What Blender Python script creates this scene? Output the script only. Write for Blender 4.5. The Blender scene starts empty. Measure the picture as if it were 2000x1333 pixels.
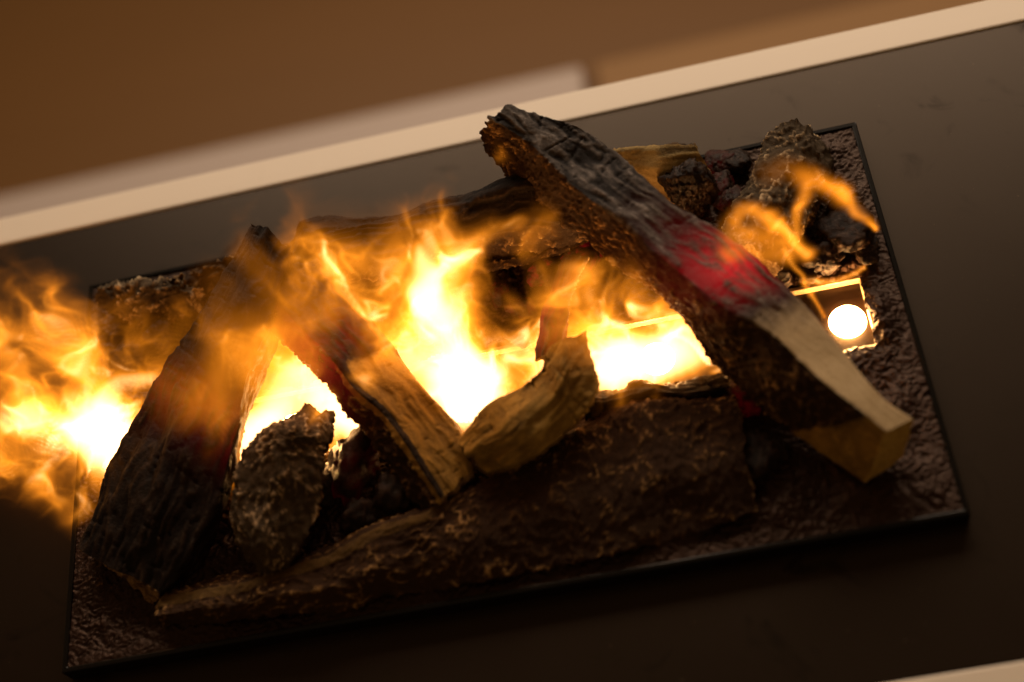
import bpy, bmesh, math, random
import numpy as np
from mathutils import Matrix, Vector

# ---------------------------------------------------------------- camera, world, lamps, exposure
scene = bpy.context.scene
col = scene.collection

cam_data = bpy.data.cameras.new("camera")
cam = bpy.data.objects.new("camera", cam_data)
col.objects.link(cam)
cam_data.sensor_width = 36.0
cam_data.lens = 50.0
cam_data.clip_start = 0.02
cam_data.clip_end = 50.0
CAM_R = Vector((0.97210733, -0.09775959, -0.21319099))
CAM_U = Vector((0.19401993, 0.84589909, 0.49680076))
CAM_W = Vector((-0.13177102, 0.52430697, -0.84127202))
CAM_P = Vector((0.15155482, -0.32030441, 0.79456906))
m = Matrix((CAM_R, CAM_U, -CAM_W)).transposed().to_4x4()
m.translation = CAM_P
cam.matrix_world = m
cam_data.dof.use_dof = True
cam_data.dof.focus_distance = 0.94
cam_data.dof.aperture_fstop = 2.0
scene.camera = cam

world = bpy.data.worlds.new("World")
scene.world = world
world.use_nodes = True
wbg = world.node_tree.nodes["Background"]
wbg.inputs[0].default_value = (1.0, 0.56, 0.24, 1)
wbg.inputs[1].default_value = 0.125

def area_lamp(name, loc, target, size, size_y, power, color):
    l = bpy.data.lights.new(name, 'AREA')
    l.shape = 'RECTANGLE'; l.size = size; l.size_y = size_y
    l.energy = power; l.color = color
    o = bpy.data.objects.new(name, l); col.objects.link(o)
    o.location = loc
    o.rotation_euler = (Vector(target) - Vector(loc)).to_track_quat('-Z', 'Y').to_euler()
    return o
# the room's lamp, behind the table and above it
area_lamp("room_lamp", (0.22, 1.75, 1.05), (0.1, 0.2, 0.0), 2.2, 0.6, 38, (1.0, 0.76, 0.55))

scene.view_settings.view_transform = 'Standard'
scene.view_settings.look = 'None'
scene.view_settings.exposure = 0.0
scene.view_settings.gamma = 1.0
scene.view_settings.use_curve_mapping = False
scene.render.engine = 'CYCLES'
scene.cycles.use_denoising = True
scene.cycles.max_bounces = 4
scene.cycles.diffuse_bounces = 2
scene.cycles.glossy_bounces = 2
scene.cycles.volume_bounces = 0
scene.cycles.volume_step_rate = 4.0
scene.cycles.sample_clamp_indirect = 6.0
scene.cycles.use_light_tree = False

RAILS = {'A': [[[0.2602, 0.0442, 0.04], [0.2399, 0.07, 0.0489], [0.2197, 0.1127, 0.0577], [0.1927, 0.1594, 0.0666], [0.1529, 0.1966, 0.0754], [0.1192, 0.2451, 0.0843], [0.0948, 0.2709, 0.0931], [0.0605, 0.2845, 0.102]], [[0.2416, 0.0372, 0.046], [0.2153, 0.0646, 0.0543], [0.1911, 0.1046, 0.0626], [0.1562, 0.1348, 0.0709], [0.12, 0.1875, 0.0791], [0.088, 0.2289, 0.0874], [0.068, 0.2568, 0.0957], [0.042, 0.2803, 0.104]], [[0.2257, 0.0265, 0.003], [0.1911, 0.0644, 0.0116], [0.1538, 0.1125, 0.0214], [0.1287, 0.1591, 0.0317], [0.0903, 0.2078, 0.0403], [0.062, 0.2434, 0.0489], [0.0479, 0.2587, 0.0563], [0.0311, 0.2893, 0.062]], [[0.2506, 0.0392, 0.0035], [0.2234, 0.0738, 0.0125], [0.192, 0.1234, 0.0227], [0.1734, 0.184, 0.0333], [0.1316, 0.2179, 0.0424], [0.1011, 0.2615, 0.0515], [0.0817, 0.2765, 0.0596], [0.0552, 0.2961, 0.0663]]], 'H': [[[-0.2098, 0.0313, 0.016], [-0.1757, 0.0637, 0.0277], [-0.1551, 0.104, 0.04], [-0.139, 0.1423, 0.0525], [-0.1209, 0.1742, 0.0633], [-0.1079, 0.2056, 0.0713], [-0.0988, 0.2298, 0.078]], [[-0.2362, 0.0526, 0.02], [-0.2072, 0.0887, 0.0397], [-0.1842, 0.1249, 0.052], [-0.1641, 0.1579, 0.0645], [-0.1418, 0.1865, 0.0753], [-0.1253, 0.2153, 0.0833], [-0.1108, 0.2406, 0.09]], [[-0.2685, 0.0785, 0.016], [-0.2456, 0.1191, 0.0277], [-0.2199, 0.1504, 0.04], [-0.1948, 0.1769, 0.0525], [-0.1673, 0.2015, 0.0633], [-0.1465, 0.2271, 0.0713], [-0.1255, 0.2539, 0.078]], [[-0.2585, 0.0785, -0.002], [-0.2356, 0.1151, -0.0063], [-0.2099, 0.1464, 0.006], [-0.1848, 0.1729, 0.0185], [-0.1573, 0.1975, 0.0293], [-0.1365, 0.2231, 0.0373], [-0.1155, 0.2499, 0.044]], [[-0.2218, 0.0313, -0.002], [-0.1877, 0.0597, -0.0063], [-0.1671, 0.1, 0.006], [-0.151, 0.1383, 0.0185], [-0.1329, 0.1702, 0.0293], [-0.1199, 0.2016, 0.0373], [-0.1108, 0.2258, 0.044]]], 'J': [[[-0.0038, 0.0716, 0.022], [-0.0086, 0.1038, 0.03], [-0.0225, 0.1256, 0.0377], [-0.0373, 0.1504, 0.045], [-0.0511, 0.1728, 0.0517], [-0.067, 0.2007, 0.0573], [-0.0873, 0.229, 0.062]], [[-0.0252, 0.0577, 0.0258], [-0.0391, 0.0856, 0.0355], [-0.0522, 0.1094, 0.0442], [-0.0712, 0.1387, 0.0519], [-0.0895, 0.1644, 0.0586], [-0.107, 0.1913, 0.0644], [-0.1256, 0.2189, 0.0695]], [[-0.0351, 0.0557, 0.012], [-0.0546, 0.0809, 0.0227], [-0.0672, 0.106, 0.032], [-0.0887, 0.138, 0.04], [-0.1098, 0.1658, 0.0467], [-0.1283, 0.1921, 0.0527], [-0.1458, 0.2192, 0.058]], [[-0.0271, 0.0597, -0.008], [-0.0466, 0.0849, 0.0027], [-0.0592, 0.11, 0.012], [-0.0807, 0.142, 0.02], [-0.1018, 0.1698, 0.0267], [-0.1203, 0.1961, 0.0327], [-0.1378, 0.2232, 0.038]], [[-0.0078, 0.0776, -0.006], [-0.0126, 0.1098, 0.002], [-0.0265, 0.1316, 0.0097], [-0.0413, 0.1564, 0.017], [-0.0551, 0.1788, 0.0237], [-0.071, 0.2067, 0.0293], [-0.0913, 0.235, 0.034]]], 'K': [[[0.0089, 0.0683, 0.022], [0.0382, 0.0713, 0.0325], [0.0644, 0.0847, 0.0405], [0.0848, 0.1062, 0.0473], [0.0862, 0.1376, 0.054]], [[0.0002, 0.0748, 0.037], [0.0248, 0.0825, 0.0456], [0.048, 0.0931, 0.052], [0.0673, 0.1097, 0.0576], [0.0746, 0.1314, 0.064]], [[-0.0086, 0.0892, 0.036], [0.0113, 0.1016, 0.0427], [0.0316, 0.1095, 0.0475], [0.0498, 0.1212, 0.052], [0.063, 0.1332, 0.058]], [[-0.0056, 0.0952, 0.01], [0.0143, 0.1076, 0.0167], [0.0346, 0.1155, 0.0215], [0.0528, 0.1272, 0.026], [0.066, 0.1392, 0.032]], [[0.0049, 0.0743, 0.0], [0.0342, 0.0773, 0.0105], [0.0604, 0.0907, 0.0185], [0.0808, 0.1122, 0.0253], [0.0822, 0.1436, 0.032]]], 'I': [[[-0.1329, 0.0312, 0.006], [-0.1167, 0.0401, 0.02], [-0.101, 0.0648, 0.032], [-0.0927, 0.0947, 0.04], [-0.0873, 0.1071, 0.042], [-0.0846, 0.127, 0.038]], [[-0.1369, 0.0286, 0.007], [-0.138, 0.0433, 0.034], [-0.1274, 0.0714, 0.047], [-0.1189, 0.0971, 0.055], [-0.1076, 0.1095, 0.057], [-0.0953, 0.1267, 0.044]], [[-0.1409, 0.032, 0.006], [-0.1593, 0.0525, 0.022], [-0.1539, 0.084, 0.036], [-0.145, 0.1054, 0.044], [-0.1279, 0.118, 0.046], [-0.106, 0.1324, 0.04]], [[-0.1309, 0.036, 0.0], [-0.1493, 0.0565, 0.0], [-0.1439, 0.088, 0.014], [-0.135, 0.1094, 0.022], [-0.1179, 0.122, 0.024], [-0.096, 0.1364, 0.018]], [[-0.1429, 0.0372, 0.0], [-0.1267, 0.0461, -0.002], [-0.111, 0.0708, 0.01], [-0.1027, 0.1007, 0.018], [-0.0973, 0.1131, 0.02], [-0.0946, 0.133, 0.016]]], 'L': [[[-0.2095, 0.0506, -0.006], [-0.1639, 0.0477, -0.0038], [-0.1265, 0.0508, -0.0017], [-0.0729, 0.0632, 0.0], [-0.0262, 0.0742, 0.0012], [0.0156, 0.0872, 0.0018], [0.0545, 0.1031, 0.002], [0.0892, 0.1108, 0.002], [0.1258, 0.1113, 0.0011], [0.1627, 0.1061, 0.0]], [[-0.2095, 0.0356, 0.012], [-0.1639, 0.0327, 0.0142], [-0.1265, 0.0358, 0.0163], [-0.0729, 0.0482, 0.018], [-0.0262, 0.0592, 0.0192], [0.0156, 0.0722, 0.0198], [0.0545, 0.0881, 0.02], [0.0892, 0.0958, 0.02], [0.1258, 0.0963, 0.0191], [0.1627, 0.0911, 0.018]], [[-0.2095, 0.0286, 0.012], [-0.1639, 0.0257, 0.0142], [-0.1265, 0.0288, 0.0163], [-0.0729, 0.0412, 0.018], [-0.0262, 0.0522, 0.0192], [0.0156, 0.0652, 0.0198], [0.0545, 0.0811, 0.02], [0.0892, 0.0888, 0.02], [0.1258, 0.0893, 0.0191], [0.1627, 0.0841, 0.018]], [[-0.2108, 0.0212, 0.015], [-0.1629, 0.0164, 0.0162], [-0.1226, 0.0166, 0.0173], [-0.0712, 0.022, 0.0182], [-0.0252, 0.0277, 0.0188], [0.0164, 0.0344, 0.0192], [0.0547, 0.0426, 0.0193], [0.0909, 0.047, 0.0194], [0.1264, 0.049, 0.019], [0.1621, 0.0505, 0.0185]], [[-0.2122, 0.0177, 0.002], [-0.162, 0.0112, 0.0021], [-0.1187, 0.0085, 0.0022], [-0.0696, 0.0069, 0.0023], [-0.0243, 0.0073, 0.0024], [0.0172, 0.0076, 0.0026], [0.055, 0.0081, 0.0027], [0.0926, 0.0093, 0.0028], [0.127, 0.0126, 0.0029], [0.1616, 0.0208, 0.003]]], 'F': [[[-0.1301, 0.2837, 0.002], [-0.1078, 0.2769, 0.0023], [-0.0712, 0.2734, 0.0026], [-0.0349, 0.2729, 0.0029], [0.0011, 0.2728, 0.0031], [0.0367, 0.2731, 0.0034], [0.072, 0.2734, 0.0037], [0.1071, 0.275, 0.004]], [[-0.0987, 0.2689, 0.052], [-0.0783, 0.2715, 0.0537], [-0.0495, 0.2641, 0.0554], [-0.0211, 0.259, 0.0571], [0.0072, 0.261, 0.0583], [0.0318, 0.2634, 0.0589], [0.0628, 0.2629, 0.0594], [0.1003, 0.263, 0.06]], [[-0.0987, 0.2569, 0.058], [-0.0783, 0.2595, 0.0597], [-0.0495, 0.2521, 0.0614], [-0.0211, 0.247, 0.0631], [0.0072, 0.249, 0.0643], [0.0318, 0.2514, 0.0649], [0.0628, 0.2509, 0.0654], [0.1003, 0.251, 0.066]], [[-0.1128, 0.2367, 0.044], [-0.0916, 0.2351, 0.0451], [-0.0593, 0.2295, 0.0461], [-0.0273, 0.2264, 0.0472], [0.0045, 0.2275, 0.048], [0.034, 0.2289, 0.0484], [0.0669, 0.2288, 0.0489], [0.1033, 0.2295, 0.0493]], [[-0.1301, 0.2387, 0.018], [-0.1078, 0.2319, 0.0183], [-0.0712, 0.2284, 0.0186], [-0.0349, 0.2279, 0.0189], [0.0011, 0.2278, 0.0191], [0.0367, 0.2281, 0.0194], [0.072, 0.2284, 0.0197], [0.1071, 0.23, 0.02]]], 'B': [[[0.1111, 0.2931, 0.005], [0.1283, 0.2928, 0.005], [0.1484, 0.2894, 0.005], [0.1696, 0.2836, 0.005]], [[0.1111, 0.2751, 0.05], [0.1283, 0.2748, 0.05], [0.1484, 0.2714, 0.05], [0.1696, 0.2656, 0.05]], [[0.1087, 0.2671, 0.042], [0.127, 0.2627, 0.0413], [0.1484, 0.2566, 0.0407], [0.176, 0.2514, 0.04]], [[0.1049, 0.2678, 0.018], [0.1246, 0.2578, 0.0173], [0.1474, 0.2476, 0.0167], [0.1735, 0.2426, 0.016]], [[0.1049, 0.2798, 0.004], [0.1246, 0.2698, 0.0033], [0.1474, 0.2596, 0.0027], [0.1735, 0.2546, 0.002]]], 'D': [[[0.209, 0.1739, 0.026], [0.2203, 0.1894, 0.0284], [0.2342, 0.2091, 0.03], [0.2472, 0.2285, 0.03], [0.2573, 0.2477, 0.0292], [0.2533, 0.2684, 0.028]], [[0.19, 0.1853, 0.04], [0.1994, 0.2005, 0.0424], [0.2124, 0.2174, 0.0442], [0.2252, 0.2356, 0.0448], [0.2356, 0.2558, 0.0442], [0.2386, 0.2729, 0.043]], [[0.171, 0.2007, 0.03], [0.1785, 0.2156, 0.0324], [0.1905, 0.2297, 0.0344], [0.2031, 0.2466, 0.0356], [0.2139, 0.2678, 0.0352], [0.2239, 0.2815, 0.034]], [[0.179, 0.2007, 0.0], [0.1865, 0.2156, 0.0024], [0.1985, 0.2297, 0.0044], [0.2111, 0.2466, 0.0056], [0.2219, 0.2678, 0.0052], [0.2319, 0.2815, 0.004]], [[0.201, 0.1739, 0.0], [0.2123, 0.1894, 0.0024], [0.2262, 0.2091, 0.004], [0.2392, 0.2285, 0.004], [0.2493, 0.2477, 0.0032], [0.2453, 0.2684, 0.002]]], 'N1': [[[-0.2594, 0.2757, -0.002], [-0.2372, 0.277, -0.0], [-0.2112, 0.2729, 0.002], [-0.1866, 0.2605, 0.004]], [[-0.2594, 0.2637, 0.028], [-0.2372, 0.265, 0.03], [-0.2112, 0.2609, 0.032], [-0.1866, 0.2485, 0.034]], [[-0.2617, 0.2586, 0.025], [-0.2393, 0.2503, 0.0263], [-0.2126, 0.2448, 0.0277], [-0.1887, 0.2417, 0.029]], [[-0.264, 0.2594, 0.01], [-0.2414, 0.2416, 0.0107], [-0.2139, 0.2348, 0.0113], [-0.1909, 0.241, 0.012]], [[-0.264, 0.2694, -0.002], [-0.2414, 0.2516, -0.0013], [-0.2139, 0.2448, -0.0007], [-0.1909, 0.251, 0.0]]], 'N2': [[[-0.2082, 0.2735, 0.002], [-0.188, 0.2794, 0.0033], [-0.1686, 0.2807, 0.0047], [-0.1492, 0.2794, 0.006]], [[-0.2082, 0.2615, 0.032], [-0.188, 0.2674, 0.0333], [-0.1686, 0.2687, 0.0347], [-0.1492, 0.2674, 0.036]], [[-0.2078, 0.256, 0.027], [-0.1889, 0.2571, 0.028], [-0.1714, 0.2588, 0.029], [-0.153, 0.2593, 0.03]], [[-0.2074, 0.2566, 0.01], [-0.1897, 0.2528, 0.0107], [-0.1742, 0.2548, 0.0113], [-0.1568, 0.2571, 0.012]], [[-0.2074, 0.2666, -0.002], [-0.1897, 0.2628, -0.0013], [-0.1742, 0.2648, -0.0007], [-0.1568, 0.2671, 0.0]]], 'M': [[[0.0736, 0.1237, -0.004], [0.0966, 0.1236, -0.004], [0.1056, 0.1291, -0.004], [0.1224, 0.1216, -0.004], [0.1386, 0.1217, -0.004], [0.1608, 0.1194, -0.004]], [[0.0736, 0.1157, 0.012], [0.0966, 0.1156, 0.012], [0.1056, 0.1211, 0.012], [0.1224, 0.1136, 0.012], [0.1386, 0.1137, 0.012], [0.1608, 0.1114, 0.012]], [[0.0722, 0.1089, 0.017], [0.095, 0.1072, 0.017], [0.109, 0.1084, 0.017], [0.1255, 0.1046, 0.017], [0.1431, 0.1041, 0.017], [0.1621, 0.1027, 0.017]], [[0.0708, 0.1021, 0.006], [0.0933, 0.0987, 0.006], [0.1124, 0.0958, 0.006], [0.1285, 0.0956, 0.006], [0.1476, 0.0944, 0.006], [0.1635, 0.0939, 0.006]], [[0.0708, 0.1081, -0.004], [0.0933, 0.1047, -0.004], [0.1124, 0.1018, -0.004], [0.1285, 0.1016, -0.004], [0.1476, 0.1004, -0.004], [0.1635, 0.0999, -0.004]]], 'Q': [[[0.065, 0.1442, 0.022], [0.0725, 0.164, 0.0313], [0.0808, 0.1798, 0.0407], [0.09, 0.192, 0.05]], [[0.0553, 0.1406, 0.028], [0.0628, 0.1613, 0.0373], [0.0723, 0.1788, 0.0467], [0.0824, 0.1925, 0.056]], [[0.0455, 0.1429, 0.022], [0.0531, 0.1646, 0.0313], [0.0639, 0.1838, 0.0407], [0.0748, 0.199, 0.05]], [[0.0495, 0.1489, 0.01], [0.0571, 0.1706, 0.0193], [0.0679, 0.1898, 0.0287], [0.0788, 0.205, 0.038]], [[0.061, 0.1502, 0.01], [0.0685, 0.17, 0.0193], [0.0768, 0.1858, 0.0287], [0.086, 0.198, 0.038]]], 'R': [[[0.0034, 0.2262, 0.022], [0.0233, 0.2263, 0.0233], [0.048, 0.2247, 0.0247], [0.0765, 0.2272, 0.026]], [[0.002, 0.2208, 0.018], [0.0218, 0.2209, 0.0193], [0.0467, 0.2198, 0.0207], [0.0759, 0.2225, 0.022]], [[0.002, 0.2238, 0.012], [0.0218, 0.2239, 0.0133], [0.0467, 0.2228, 0.0147], [0.0759, 0.2255, 0.016]], [[0.0034, 0.2292, 0.014], [0.0233, 0.2293, 0.0153], [0.048, 0.2277, 0.0167], [0.0765, 0.2302, 0.018]]]}

STROKES = [('left', [[-0.244, 0.1492, 0.0], [-0.2617, 0.1668, 0.004], [-0.2905, 0.1769, 0.008], [-0.3199, 0.1892, 0.012]], [22, 14], [13.65, 4.875]), ('left', [[-0.2255, 0.1996, 0.004], [-0.2528, 0.1943, 0.002], [-0.2671, 0.162, 0.0]], [12, 20], [5.85, 9.75]), ('left', [[-0.2442, 0.17, 0.029], [-0.2426, 0.1767, 0.0733], [-0.2414, 0.1833, 0.1076], [-0.2401, 0.19, 0.1274]], [17, 13], [2.145, 0.975]), ('left', [[-0.2733, 0.16, 0.0598], [-0.2633, 0.1667, 0.1124], [-0.256, 0.1733, 0.1483], [-0.2548, 0.18, 0.1665]], [18, 16], [1.755, 1.073]), ('left', [[-0.213, 0.19, 0.0309], [-0.1905, 0.2, 0.0535], [-0.1823, 0.21, 0.0605]], [13, 8], [0.78, 0.12]), ('left', [[-0.2232, 0.19, 0.056], [-0.2196, 0.195, 0.0863], [-0.2216, 0.2, 0.1044]], [15, 8], [0.975, 0.12]), ('left', [[-0.3273, 0.1736, 0.01], [-0.3081, 0.1514, 0.0067], [-0.2932, 0.1305, 0.0033], [-0.279, 0.1139, 0.0]], [18, 9], [1.365, 0.975]), ('left', [[-0.3512, 0.1827, 0.01], [-0.3362, 0.158, 0.005], [-0.3143, 0.1382, 0.0]], [18, 10], [1.17, 0.877]), ('leftmid', [[-0.166, 0.115, 0.0059], [-0.1527, 0.1267, 0.0523], [-0.1417, 0.1383, 0.088], [-0.1338, 0.15, 0.1155]], [10, 12], [0.765, 0.34]), ('leftmid', [[-0.1234, 0.14, 0.0574], [-0.1284, 0.15, 0.0882], [-0.1248, 0.16, 0.1137], [-0.1237, 0.17, 0.1328]], [15, 12], [0.765, 0.15]), ('leftmid', [[-0.1603, 0.13, 0.0907], [-0.1429, 0.1367, 0.0849], [-0.1158, 0.1433, 0.0948], [-0.095, 0.15, 0.1065]], [14, 12], [0.51, 0.425]), ('leftmid', [[-0.116, 0.15, 0.0768], [-0.0952, 0.16, 0.1144], [-0.0963, 0.17, 0.1453], [-0.0976, 0.18, 0.1583]], [14, 8], [0.68, 0.12]), ('leftmid', [[-0.0925, 0.15, 0.0675], [-0.0784, 0.165, 0.0877], [-0.0889, 0.18, 0.1041]], [14, 12], [0.51, 0.34]), ('leftmid', [[-0.1615, 0.1307, -0.005], [-0.1413, 0.1551, 0.0], [-0.1283, 0.1815, 0.005]], [16, 16], [9.0, 6.0]), ('leftmid', [[-0.0759, 0.1282, -0.005], [-0.0984, 0.1501, -0.0005], [-0.1142, 0.1749, 0.004]], [14, 14], [9.0, 6.0]), ('leftmid', [[-0.0976, 0.115, 0.0002], [-0.0947, 0.1175, 0.0243], [-0.0883, 0.12, 0.0528]], [4, 7], [0.765, 0.51]), ('main', [[-0.0056, 0.1319, -0.004], [-0.0099, 0.1544, -0.0007], [-0.0215, 0.175, 0.0027], [-0.0417, 0.1776, 0.006]], [20, 20], [18.0, 10.0]), ('main', [[-0.0084, 0.15, 0.0067], [-0.0099, 0.16, 0.0506], [-0.0101, 0.17, 0.0841], [-0.0119, 0.18, 0.1102]], [24, 17], [4.8, 1.6]), ('main', [[-0.0133, 0.18, 0.1051], [0.0028, 0.1833, 0.1277], [0.0128, 0.1867, 0.1406], [0.0193, 0.19, 0.1431]], [15, 8], [2.0, 1.2]), ('main', [[0.0065, 0.17, 0.0595], [0.0173, 0.1767, 0.0872], [0.0175, 0.1833, 0.1113], [0.0192, 0.19, 0.1284]], [12, 8], [1.8, 0.8]), ('main', [[0.0074, 0.18, 0.0858], [0.0271, 0.1817, 0.1058], [0.0389, 0.1833, 0.1079], [0.0488, 0.185, 0.1086]], [10, 5], [1.4, 1.0]), ('main', [[-0.0138, 0.17, 0.0825], [-0.0348, 0.18, 0.0986], [-0.0589, 0.19, 0.1041], [-0.0791, 0.2, 0.1024]], [20, 13], [3.0, 1.2]), ('main', [[-0.024, 0.16, 0.0719], [-0.0488, 0.17, 0.0867], [-0.0713, 0.18, 0.0975], [-0.0908, 0.19, 0.0983]], [16, 14], [2.2, 0.9]), ('main', [[-0.04, 0.15, 0.0533], [-0.0438, 0.155, 0.0784], [-0.0493, 0.16, 0.0969]], [10, 12], [1.0, 0.6]), ('main', [[0.0186, 0.16, -0.0079], [0.0378, 0.165, 0.0302], [0.0384, 0.17, 0.0536]], [7, 5], [1.2, 0.5]), ('main', [[0.0333, 0.165, -0.0156], [0.0515, 0.17, 0.0166], [0.0605, 0.175, 0.0372]], [7, 5], [1.2, 0.5]), ('main', [[-0.0486, 0.1, 0.1072], [-0.0396, 0.1025, 0.1207], [-0.0244, 0.105, 0.1253]], [4, 5], [0.7, 0.6]), ('main', [[-0.0748, 0.21, 0.1233], [-0.0736, 0.215, 0.1404], [-0.0626, 0.22, 0.1482]], [12, 9], [0.07, 0.03]), ('main', [[-0.1072, 0.21, 0.1294], [-0.1043, 0.215, 0.1379], [-0.1003, 0.22, 0.143]], [6, 5], [0.06, 0.04]), ('main', [[-0.0068, 0.15, 0.0061], [-0.0048, 0.1583, 0.0449], [-0.006, 0.1667, 0.0758], [-0.0073, 0.175, 0.1104]], [15, 10], [7.0, 2.4]), ('main', [[-0.0086, 0.17, 0.0653], [0.0014, 0.175, 0.1014], [0.0047, 0.18, 0.1263]], [9, 6], [2.0, 1.2]), ('rightmid', [[0.0868, 0.1348, -0.004], [0.1111, 0.1379, -0.002], [0.1407, 0.134, 0.0]], [18, 15], [9.0, 4.5]), ('rightmid', [[0.0955, 0.14, 0.0039], [0.0952, 0.1467, 0.0385], [0.091, 0.1533, 0.0662], [0.083, 0.16, 0.0795]], [18, 10], [5.7, 1.5]), ('rightmid', [[0.1289, 0.14, 0.0042], [0.1166, 0.15, 0.0247], [0.1076, 0.16, 0.0433]], [17, 13], [3.9, 2.25]), ('rightmid', [[0.0693, 0.15, 0.0555], [0.068, 0.16, 0.0763], [0.0635, 0.17, 0.0801]], [10, 7], [0.6, 0.3]), ('rightmid', [[0.0622, 0.18, 0.0998], [0.0729, 0.185, 0.1107], [0.0804, 0.19, 0.1144]], [11, 8], [0.24, 0.1]), ('rightmid', [[0.0545, 0.24, 0.1175], [0.0533, 0.245, 0.1244]], [6, 5], [0.33, 0.12]), ('rightmid', [[0.0872, 0.125, 0.0467], [0.0883, 0.13, 0.078], [0.0866, 0.135, 0.0999], [0.0849, 0.14, 0.1124]], [11, 7], [1.05, 0.525]), ('rightmid', [[0.0678, 0.13, 0.0769], [0.0707, 0.135, 0.0972], [0.0702, 0.14, 0.1151]], [9, 7], [0.525, 0.3]), ('right', [[0.2119, 0.165, 0.0557], [0.2194, 0.1575, 0.0322], [0.2294, 0.15, -0.0073]], [1.65, 1.17], [0.99, 0.66]), ('right', [[0.182, 0.168, 0.0979], [0.1916, 0.1673, 0.1075], [0.2048, 0.1665, 0.0892], [0.2179, 0.1658, 0.0603], [0.2236, 0.165, 0.0503]], [3.76, 3.76], [0.77, 2.2]), ('right', [[0.1863, 0.168, 0.0829], [0.2005, 0.167, 0.0682], [0.2152, 0.166, 0.0542]], [9.4, 5.64], [0.88, 1.21]), ('right', [[0.1768, 0.165, 0.0686], [0.193, 0.165, 0.0541], [0.2132, 0.165, 0.0506]], [5.17, 4.7], [0.99, 1.32]), ('right', [[0.2177, 0.168, 0.0604], [0.2209, 0.1715, 0.087], [0.2266, 0.175, 0.105]], [2.35, 3.29], [0.66, 1.1]), ('right', [[0.2234, 0.175, 0.1147], [0.2345, 0.1765, 0.1002], [0.2479, 0.178, 0.0815]], [6.11, 5.17], [1.1, 1.43]), ('right', [[0.2465, 0.178, 0.0836], [0.2587, 0.179, 0.0619], [0.2682, 0.18, 0.0349]], [4.7, 0.94], [1.32, 0.55]), ('right', [[0.2272, 0.175, 0.1134], [0.2162, 0.1775, 0.1214], [0.2034, 0.18, 0.1216]], [6.11, 7.05], [0.616, 0.176]), ('right', [[0.222, 0.1708, 0.004], [0.2431, 0.1697, 0.004], [0.2608, 0.1757, 0.004]], [2.35, 1.41], [1.1, 1.1]), ('left', [[-0.262, 0.15, 0.0], [-0.231, 0.148, 0.002], [-0.2, 0.148, 0.0]], [19, 17], [5.5, 5]), ('leftmid', [[-0.19, 0.15, 0.0], [-0.13, 0.148, 0.002], [-0.07, 0.148, 0.0]], [19, 17], [5.5, 5]), ('main', [[-0.06, 0.15, 0.0], [0.0, 0.148, 0.002], [0.06, 0.148, 0.0]], [19, 17], [5.5, 5]), ('rightmid', [[0.06, 0.15, 0.0], [0.1125, 0.148, 0.002], [0.165, 0.148, 0.0]], [19, 17], [5.5, 5]), ('main', [[-0.0934, 0.13, 0.1029], [-0.0741, 0.1367, 0.1025], [-0.0519, 0.1433, 0.101], [-0.037, 0.15, 0.0963]], [16, 14], [0.22, 0.3])]  # right plume's low back-lip stroke: small flame plus the liner's lamp light as emission

COALS = [[0.25, 0.2007, 0.01, 17], [0.2338, 0.1871, 0.006, 13], [0.2632, 0.1864, 0.004, 10], [0.2593, 0.2207, 0.006, 10], [-0.08, 0.102, 0.008, 21], [-0.0596, 0.0788, 0.006, 17], [-0.0991, 0.0858, 0.004, 14], [-0.0835, 0.0656, 0.002, 15], [0.0371, 0.1978, 0.003, 10], [0.0225, 0.2116, 0.003, 8], [0.0652, 0.2078, 0.006, 13], [0.0815, 0.2234, 0.008, 13], [0.0549, 0.2181, 0.01, 11], [0.1831, 0.2792, 0.006, 10], [0.1979, 0.2795, 0.005, 9], [0.1859, 0.2454, 0.006, 10], [0.1819, 0.2624, 0.005, 9], [0.1726, 0.0591, 0.004, 15], [0.1691, 0.0992, 0.004, 12], [0.1887, 0.0937, 0.003, 9], [-0.2437, 0.2246, 0.004, 13], [-0.222, 0.2334, 0.006, 12], [-0.1724, 0.2455, 0.006, 14], [-0.0762, 0.206, 0.006, 14], [0.0313, 0.1774, 0.002, 8], [0.2055, 0.1792, 0.004, 9], [0.2225, 0.1811, 0.004, 8]]
# ---------------------------------------------------------------- numpy noise
_rs = np.random.RandomState(7)
_P = _rs.permutation(256); _P = np.concatenate([_P, _P, _P])
_G = _rs.normal(size=(256, 3)); _G /= np.linalg.norm(_G, axis=1)[:, None]
_G = _G.astype(np.float32)

from concurrent.futures import ThreadPoolExecutor
_POOL = ThreadPoolExecutor(4)

def perlin(p):
    p = np.asarray(p, np.float32)
    if len(p) <= 40000: return _perlin(p)
    return np.concatenate(list(_POOL.map(_perlin, [p[k:k + 40000] for k in range(0, len(p), 40000)])))

def _perlin(p):
    i = np.floor(p).astype(np.int32)
    f = p - i
    i &= 255
    w = f * f * f * (f * (f * 6 - 15) + 10)
    out = np.zeros(len(p), np.float32)
    for dx in (0, 1):
        wx = w[:, 0] if dx else 1 - w[:, 0]
        hx = _P[i[:, 0] + dx]
        for dy in (0, 1):
            wy = w[:, 1] if dy else 1 - w[:, 1]
            hy = _P[hx + i[:, 1] + dy]
            for dz in (0, 1):
                wz = w[:, 2] if dz else 1 - w[:, 2]
                g = _G[_P[hy + i[:, 2] + dz]]
                d = (f[:, 0] - dx) * g[:, 0] + (f[:, 1] - dy) * g[:, 1] + (f[:, 2] - dz) * g[:, 2]
                out += wx * wy * wz * d
    return out * 1.5

def fbm(p, oct=4, gain=0.5):
    s = 0; a = 1.0
    for k in range(oct):
        s = s + a * perlin(p * (2.03 ** k) + 17.3 * k); a *= gain
    return s

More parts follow.
